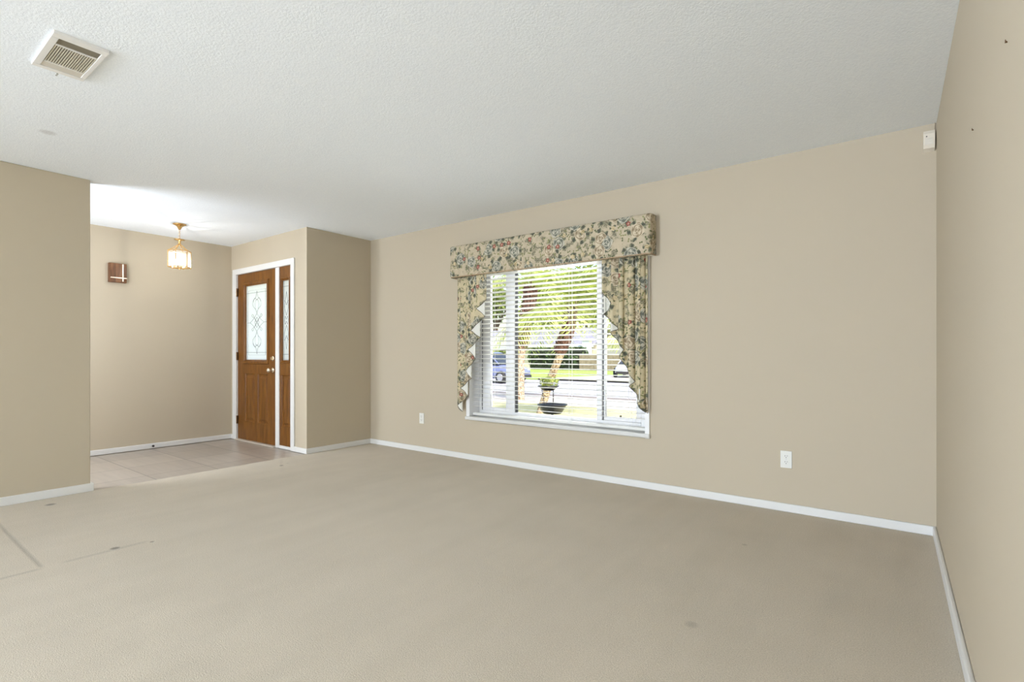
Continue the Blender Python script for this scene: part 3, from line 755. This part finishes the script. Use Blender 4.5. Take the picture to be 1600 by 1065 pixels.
# ------------------------------------------------------------------ outlets
def outlet(x, z, label):
    r = empty('wall_outlet', (x, YW, z), label, 'outlet')
    MB().box(x-.0355, x+.0355, YW-.006, YW, z-.058, z+.058).build('cover_plate', M_plastic, r, bevel=.003)
    for dz in (.020, -.020):
        rc = MB().prism([(x+.0165*math.cos(2*PI*k/16)*1.0, z+dz+.0145*math.sin(2*PI*k/16)) for k in range(16)], YW-.0085, YW-.0055, lambda a, b_, y: (a, y, b_)).build('receptacle', M_plastic, r)
        b = MB().box(x-.0078, x-.0052, YW-.0092, YW-.008, z+dz+.0005, z+dz+.009).box(x+.0052, x+.0078, YW-.0092, YW-.008, z+dz+.0015, z+dz+.008)
        b.lathe(x, YW-.008, [(0, 0), (.0028, 0), (.0028, .0012), (0, .0012)], 10, 'y', z+dz-.0065)
        b.build('slot', M_dark, rc)
    MB().lathe(x, YW-.006, [(0, 0), (.003, 0), (.0025, .0012), (0, .0013)], 10, 'y', z).build('screw', M_rim, r)
    return r
o1 = outlet(-.583, .355, 'white duplex outlet low on the wall right of the window')
dup(o1, (-4.163, YW, .365), 'white duplex outlet low on the wall left of the window')
# nails left in the side wall
nb = MB().tube([(XR, 2.192, 1.792), (XR-.003, 2.190, 1.793)], .0018, 8).lathe(XR-.003, 2.190, [(0, -.0015), (.0038, -.0015), (.0038, 0), (0, 0)], 10, 'x', 1.794)
n1_ = tag(nb.build('wall_nail', M_bronze), 'small nail in the right wall nearer the motion sensor', 'nail')
n2_ = n1_.copy(); COL.objects.link(n2_); n2_.location = (0, 1.589-2.192, 1.778-1.792); n2_['label'] = 'small nail in the right wall nearer the picture edge, farther from the sensor'

# ------------------------------------------------------------------ outdoors
rng = random.Random(4)
def gz_(y):       # ground height outside
    if y < 11.8: return -.15-.16*(y-4)/7.8
    if y < 15.8: return -.31-.14*(y-11.8)/4
    if y < 25.7: return -.5
    return -.42-.48*(y-25.7)/29
def strip(y0, y1, x0, x1, dz, name, m, label, cat, n=1, th=.1, kind='structure'):
    b = MB()
    for i in range(n):
        a, c = y0+(y1-y0)*i/n, y0+(y1-y0)*(i+1)/n
        za, zc = gz_(a+1e-4)+dz, gz_(c-1e-4)+dz
        T = [(x0, a, za), (x1, a, za), (x1, c, zc), (x0, c, zc)]; B_ = [(x, y, z-th) for x, y, z in T]
        b.quad(T); b.quad(B_[::-1])
        for k in range(4): b.quad([T[k], T[(k+1) % 4], B_[(k+1) % 4], B_[k]])
    tag(b.build(name, m), label, cat, kind=kind)
strip(YW+.2, 11.8, -30, 14, 0, 'front_lawn', M_dry, 'sunlit dry yellow-green lawn in front of the house', 'lawn', 1)
strip(11.8, 15.8, -60, 30, 0, 'verge', M_walk, 'pale concrete strip between front lawn and street', 'sidewalk', 1)
strip(15.62, 15.80, -60, 30, .05, 'curb', M_curb, 'grey curb along the near side of the street', 'curb', 1)
strip(15.8, 25.7, -110, 60, 0, 'road', M_road, 'grey asphalt street beyond the front lawn', 'road', 1)
strip(25.7, 75, -160, 60, 0, 'far_lawn', M_lawn, 'bright green lawn across the street', 'lawn', 4)
strip(25.7, 50, -17.2, -9.5, .02, 'driveway', M_walk, 'pale concrete driveway across the street', 'driveway', 3)

def leaves(b, cx, cy, cz, rx, ry, rz, n, size, flat=.0):
    for _ in range(n):
        while True:
            p = Vector((rng.uniform(-1, 1), rng.uniform(-1, 1), rng.uniform(-1, 1)))
            if .25 < p.length < 1: break
        c = Vector((cx+p.x*rx, cy+p.y*ry, cz+p.z*rz))
        d = Vector((rng.gauss(0, 1), rng.gauss(0, 1), rng.gauss(0, 1))).normalized(); e = d.orthogonal().normalized()
        e = (Matrix.Rotation(rng.uniform(0, 6.28), 3, d) @ e); s = size*rng.uniform(.6, 1.3); g = d.cross(e)
        b.quad([c-e*s, c-g*s*.45, c+e*s, c+g*s*.45])
TREES = 'leafy trees across the street'
def tree(x, y, h, r, m, label, n=900, size=.42, blobs=7, trunk_r=.22, crown0=.35, group=TREES):
    z0 = gz_(y)
    root = empty('leafy_tree', (x, y, z0), label, 'tree', group)
    b = MB().tube([(x, y, z0-.05), (x+.1, y, z0+h*.3), (x-.05, y+.1, z0+h*.55), (x+.2, y, z0+h*.8)], [trunk_r*1.2, trunk_r, trunk_r*.7, trunk_r*.3], 8)
    for k in range(4):
        a = rng.uniform(0, 6.28); zz = z0+h*rng.uniform(.35, .55)
        b.tube([(x, y, zz), (x+math.cos(a)*r*.5, y+math.sin(a)*r*.5, zz+h*.18)], [trunk_r*.5, trunk_r*.15], 6)
    b.build('trunk', M_bark, root)
    b = MB()
    for k in range(blobs):
        a = rng.uniform(0, 6.28); q = rng.uniform(0, .6)
        leaves(b, x+math.cos(a)*r*q, y+math.sin(a)*r*q, z0+h*rng.uniform(crown0+.12, .85), r*.6, r*.6, h*.17, n//blobs, size)
    b.build('crown', m, root)
for (x, y, h, r, m, lab, n, sz, tr) in (
    (-57.5, 72, 17, 4.4, M_leaf, 'tall dark-trunked tree behind the grey-roofed house, leftmost of the far trees', 1300, .50, .5),
    (-48.5, 73, 16, 4.4, M_leaf2, 'tall yellow-green tree behind the left part of the grey roof', 1300, .5, .25),
    (-39.6, 73, 17, 4.3, M_leaf, 'dark green tree behind the right part of the grey roof', 1300, .5, .25),
    (-30.8, 72.5, 15, 4.3, M_leaf2, 'yellow-green tree behind the gap between house and garage', 1300, .5, .25),
    (-22.2, 73, 15, 4.2, M_leaf, 'green tree behind the cream garage', 1200, .5, .25),
    (-44, 83, 20, 5.0, M_leaf2, 'very tall bright tree in the second row behind the house', 1000, .6, .3),
    (-33.5, 83.5, 20, 5.0, M_leaf, 'very tall dark tree in the second row behind the hedge', 1000, .6, .3),
    (-55.5, 84, 20, 5.0, M_leaf2, 'very tall bright tree in the second row, leftmost', 1000, .6, .3)):
    tree(x, y, h, r, m, lab, n, sz, 7, tr)

def hedge(x0, x1, y, z1, m, label):
    hroot = empty('hedge', ((x0+x1)/2, y, gz_(y)), label, 'hedge')
    b = MB(); k = int((x1-x0)/.85)
    for i in range(k+1): leaves(b, x0+(x1-x0)*i/k, y, gz_(y)+z1*.5, 1.0, .95, z1*.56, 300, .27)
    b.build('foliage', m, hroot)
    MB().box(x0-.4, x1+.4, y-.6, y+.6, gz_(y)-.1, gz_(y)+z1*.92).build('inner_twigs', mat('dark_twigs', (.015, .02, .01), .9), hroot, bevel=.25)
hedge(-36.6, -29.9, 54.0, 2.65, M_hedge, 'dark green clipped hedge in front of the grey-roofed house')
hedge(-45.6, -39.9, 54.0, 2.35, M_leaf, 'lighter green hedge under the white gable, left of the dark hedge')

# house across the street
hs = empty('house', (-40, 60, gz_(60)), 'low house with grey shingle roof and white gable across the street', 'house')
g0 = gz_(60)
MB().box(-56, -30.8, 58.5, 66, g0-.2, 2.2).build('wall', M_housewall, hs)
b = MB(); b.prism([(57.6, 2.0), (62.2, 4.5), (66.8, 2.0), (66.8, 2.15), (62.2, 4.68), (57.6, 2.15)], -56.8, -30.2, lambda a, b_, z: (z, a, b_)); b.build('roof', M_roof, hs)
b = MB(); b.prism([(-48.2, 2.0), (-44.6, 4.1), (-41.0, 2.0)], 57.0, 57.3, lambda a, b_, z: (a, z, b_)).box(-47.6, -41.6, 57.05, 58.6, g0, 2.0); b.build('gable', M_whitewall, hs)
b = MB(); b.box(-46.0, -43.6, 56.98, 57.05, .1, 1.6); b.build('window', M_carglass, hs)
b = MB().box(-56.8, -30.2, 57.55, 57.66, 1.95, 2.17); b.build('fascia', M_whitewall, hs)
b = MB().box(-31.5, -30.5, 57.0, 57.8, g0-.1, 2.75).box(-31.8, -30.2, 56.9, 57.9, 2.75, 3.0); b.build('chimney_column', M_whitewall, hs)
g2 = empty('garage', (-27, 59, g0), 'cream-walled garage with pale gable behind the wooden fence', 'garage')
MB().box(-29.4, -21.5, 58, 65, g0-.2, 2.3).build('wall', M_garage, g2)
b = MB(); b.prism([(-29.9, 2.25), (-25.4, 4.7), (-20.9, 2.25)], 57.7, 65.3, lambda a, b_, z: (a, z, b_)); b.build('gable_roof', M_garage, g2)
MB().box(-28.6, -23.0, 57.95, 58.01, g0, 1.5).build('garage_door', mat('grey_garage_door', (.42, .40, .36), .7), g2)
MB().box(-26.2, -25.8, 57.6, 57.9, g0, 2.3).build('post', M_whitewall, g2)
fn = empty('wooden_fence', (-25.5, 53, gz_(53)), 'weathered wooden privacy fence beside the hedge', 'fence')
b = MB(); x = -29.6
while x < -16.5: b.box(x, x+.14, 52.9, 52.93, gz_(53), gz_(53)+1.85+.03*rng.random()); x += .155
b.build('boards', M_fence, fn)
b = MB()
for z in (.4, 1.5): b.box(-29.6, -16.5, 52.93, 52.98, gz_(53)+z, gz_(53)+z+.09)
b.build('rails', M_fence, fn)
for x in (-29.4, -26.3, -23.2, -20.1, -17.0): MB().box(x, x+.1, 52.98, 53.08, gz_(53)-.1, gz_(53)+1.9).build('post', M_fence, fn)

# cars
def car(name, loc, rot, paint, label, van):
    root = empty(name, loc, label, 'car'); root.rotation_euler = (0, 0, rot)
    Lh, hw = (2.3, .91) if van else (2.35, .90)
    # stations: x, half-width, z bottom, z belt, z top of shell
    if van: low = [(-Lh, .74, .42, .95), (-Lh+.10, .86, .26, 1.02), (-1.2, hw, .22, 1.04), (.4, hw, .22, 1.02), (1.25, hw, .22, .99), (1.85, .87, .24, .90), (2.15, .80, .26, .80), (Lh, .62, .36, .66)]
    else:   low = [(-Lh, .66, .42, .86), (-Lh+.12, .82, .26, .94), (-1.5, .89, .22, .96), (-.4, hw, .20, .93), (.9, hw, .20, .91), (1.7, .86, .22, .82), (2.15, .78, .24, .70), (Lh, .55, .34, .58)]
    def loft(st, mb):
        S_ = []
        for (x, w, z0, z1) in st:
            m_ = (z0+z1)/2
            S_.append([(x, -w*.90, z0), (x, -w, z0+.10), (x, -w*1.01, m_), (x, -w*.96, z1-.05), (x, -w*.86, z1), (x, w*.86, z1), (x, w*.96, z1-.05), (x, w*1.01, m_), (x, w, z0+.10), (x, w*.90, z0)])
        for A, B in zip(S_, S_[1:]):
            for k in range(10): mb.quad([A[k], A[(k+1) % 10], B[(k+1) % 10], B[k]])
        mb.quad(S_[0]); mb.quad(S_[-1][::-1])
    def place(mb, nm, m, par=None, **kw):
        o = bpy.data.objects
        ob_ = mb.build(nm, m, None, **kw); ob_.parent = par or root; return ob_
    b = MB(); loft(low, b); body = place(b, 'body', paint, smooth=True, weld=True, subsurf=1)
    if van: gh = [(-2.16, .78, .98, 1.0), (-1.98, .70, .98, 1.58), (-1.5, .68, .98, 1.66), (.1, .66, .98, 1.66), (.45, .66, .98, 1.58), (1.2, .76, .97, 1.0)]
    else:   gh = [(-1.95, .72, .90, .92), (-1.2, .60, .90, 1.36), (-.7, .58, .90, 1.43), (.1, .58, .90, 1.42), (.35, .58, .90, 1.36), (1.1, .72, .88, .90)]
    b = MB()
    S_ = [[(x, -.84, z0), (x, -w, z1), (x, w, z1), (x, .84, z0)] for x, w, z0, z1 in gh]
    for A, B in zip(S_, S_[1:]):
        for k in range(3): b.quad([A[k], A[k+1], B[k+1], B[k]])
    place(b, 'cabin_glass', M_carglass, weld=True, bevel=.04)
    b = MB(); rf = gh[1:5]
    T = [[(x, -w-.015, z1-.05), (x, -w*.9, z1+.02), (x, w*.9, z1+.02), (x, w+.015, z1-.05)] for x, w, z0, z1 in rf]
    for A, B in zip(T, T[1:]):
        for k in range(3): b.quad([A[k], A[k+1], B[k+1], B[k]])
    place(b, 'roof_panel', paint, smooth=True, weld=True)
    b = MB()
    for i in (1, 2, 3, 4):
        x, w, z0, z1 = gh[i]
        if i in (1, 4):
            xe = gh[0][0] if i == 1 else gh[5][0]
            for sg in (-1, 1): place(MB().tube([(xe, sg*.80, z0+.03), (x, sg*(w+.01), z1-.02)], .035, 6), 'pillar', paint)
    for sg in (-1, 1): place(MB().tube([(-.45, sg*.85, .97 if van else .91), (-.45, sg*(.68 if van else .585), 1.64 if van else 1.41)], .035, 6), 'pillar', paint)
    for wx in (-1.38, 1.42):
        for sg in (-1, 1):
            wh = MB().lathe(wx, sg*.90, [(0, .11), (.22, .11), (.31, .08), (.33, .04), (.33, -.06), (.28, -.10), (0, -.10)], 20, 'y', .33)
            wo = place(wh, 'wheel', M_tyre, smooth=True)
            rm = MB().lathe(wx, sg*.90, [(0, .118*(1 if sg < 0 else -.9)), (.19, .118*(1 if sg < 0 else -.9)), (.21, .10*(1 if sg < 0 else -.9))], 16, 'y', .33)
            place(rm, 'hub', M_rim, wo)
    for sg in (-1, 1):
        b = MB().box(2.02, 2.22, sg*.52-.15, sg*.52+.15, .60, .74) if van else MB().box(2.05, 2.24, sg*.50-.15, sg*.50+.15, .54, .66)
        place(b, 'headlight', M_lampw, bevel=.04)
        b = MB().box(-Lh-.01, -Lh+.12, sg*.66-.1, sg*.66+.1, .72, .92); place(b, 'tail_light', mat('red_lens', (.4, .03, .03), .2), bevel=.03)
    place(MB().box(2.12, Lh+.03, -.66, .66, .30, .44), 'bumper', M_tyre, bevel=.03)
    place(MB().box(2.1, Lh+.0, -.45, .45, .50, .58), 'grille', M_carglass, bevel=.02)
    place(MB().box(-Lh-.03, -Lh+.15, -.70, .70, .34, .50), 'rear_bumper', paint, bevel=.03)
    return root
car('car', (-18.05, 22.2, -.5), 0, M_blue, 'blue minivan parked on the street, seen through the left of the window', True)
car('car', (-14.35, 33.2, gz_(33.2)+.02), math.radians(-78), M_silver, 'silver white car parked on the driveway across the street', False)

# palms in the front yard
def palm(x, y, path, r0, nf, fl, label, boots, seed, droop):
    rg = random.Random(seed); z0 = gz_(y)
    root = empty('palm_tree', (x, y, z0), label, 'palm tree')
    k = len(path); b = MB()
    P = [Vector(p) for p in path]; dense = []
    for i in range(k-1):
        for j in range(10): dense.append(P[i].lerp(P[i+1], j/10))
    dense.append(P[-1])
    nb_ = int(len(dense)*boots)
    b.tube(dense[:nb_+1], [r0*(1+.06*(i % 2)) for i in range(nb_+1)], 14); b.build('trunk', M_palmbark, root, smooth=True)
    b = MB().tube(dense[nb_:], [r0*1.12+.035*math.sin(PI*i/max(1, len(dense)-nb_)) for i in range(len(dense)-nb_)], 14)
    for i in range(nb_, len(dense)):
        for q in range(6):
            a = q*PI/3+i*.5; c = dense[i]; d = Vector((math.cos(a), math.sin(a), 0))
            b.tube([c+d*r0*.9, c+d*(r0*1.5)+Vector((0, 0, .07)), c+d*r0*1.75+Vector((0, 0, .16))], [.035, .028, .012], 5)
    b.build('leaf_boots', M_boot, root)['label'] = 'reddish brown leaf boots'
    top = P[-1]
    for q in range(nf):
        a = q*2.39996+rg.uniform(-.2, .2); el = math.radians(rg.uniform(5, 78)); ln = fl*rg.uniform(.8, 1.1)
        d = Vector((math.cos(a), math.sin(a), 0)); pts = []
        for i in range(13):
            t = i/12; pts.append(top+d*(ln*t*math.cos(el))+Vector((0, 0, ln*(t*math.sin(el)-droop*t*t))))
        b = MB().tube(pts, [.016*(1-i/13)+.003 for i in range(13)], 5)
        for i in range(1, 13):
            for sub in (0, .33, .66):
                if i == 12 and sub: continue
                c = pts[i].lerp(pts[min(12, i+1)], sub); tdir = (pts[i]-pts[i-1]).normalized(); sd = tdir.cross(Vector((0, 0, 1)))
                if sd.length < .01: sd = Vector((1, 0, 0))
                sd.normalize(); l_ = .42*fl/1.6*math.sin(PI*(.12+.80*i/13))
                for sg in (-1, 1):
                    e = c+sd*sg*l_*.8+tdir*l_*.55+Vector((0, 0, -l_*rg.uniform(.15, .6))); w_ = tdir*.012
                    b.quad([c-w_, (c+e)/2-w_*1.3, e, (c+e)/2+w_*1.3])
        b.build('frond', M_frond, root)
palm(-9.31, 12.9, [(-9.31, 12.9, gz_(12.9)-.05), (-9.31, 12.9, .90), (-9.17, 12.9, 1.8), (-8.95, 12.9, 2.6), (-8.9, 12.9, 3.1)], .13, 20, 2.3, 'upright palm tree nearer the left sash, trunk speckled below and reddish above', .36, 5, .62)
palm(-6.42, 9.65, [(-6.42, 9.65, gz_(9.65)-.05), (-6.12, 9.65, .54), (-5.90, 9.65, 1.0), (-5.68, 9.65, 1.5), (-5.58, 9.65, 2.1)], .085, 30, 2.0, 'leaning palm tree with low arching fronds in front of the centre pane', .55, 9, .62)

# two-tier planter stand
pl = empty('planter_stand', (-3.53, 5.6, gz_(5.6)), 'black two-tier planter bowl stand just outside the window', 'planter')
def bowl(cx, cy, z0, z1, r0, r1): return MB().lathe(cx, cy, [(0, z0), (r0, z0), (r0+.01, z0+.01), (r1-.012, z1-.012), (r1, z1-.012), (r1, z1), (r1-.014, z1), (r0, z0+.03), (0, z0+.025)], 28)
b = MB().tube([(-3.53, 5.6, gz_(5.6)-.01), (-3.53, 5.6, .35)], .018, 10).lathe(-3.53, 5.6, [(0, gz_(5.6)-.005), (.15, gz_(5.6)-.005), (.15, gz_(5.6)+.012), (0, gz_(5.6)+.02)], 24)
b.build('foot', M_planter, pl)
bowl(-3.53, 5.6, .305, .425, .115, .195).build('lower_bowl', M_planter, pl, smooth=True)
b = MB().tube([(-3.515, 5.6, .33), (-3.515, 5.6, .63)], .007, 8).tube([(-3.60, 5.53, .40), (-3.66, 5.55, .62)], .005, 6); b.build('rod', M_planter, pl)
bowl(-3.59, 5.6, .600, .662, .07, .137).build('upper_bowl', M_planter, pl, smooth=True)
b = MB(); leaves(b, -3.58, 5.6, .71, .13, .13, .07, 160, .03); b.build('plants', M_leaf2, pl)
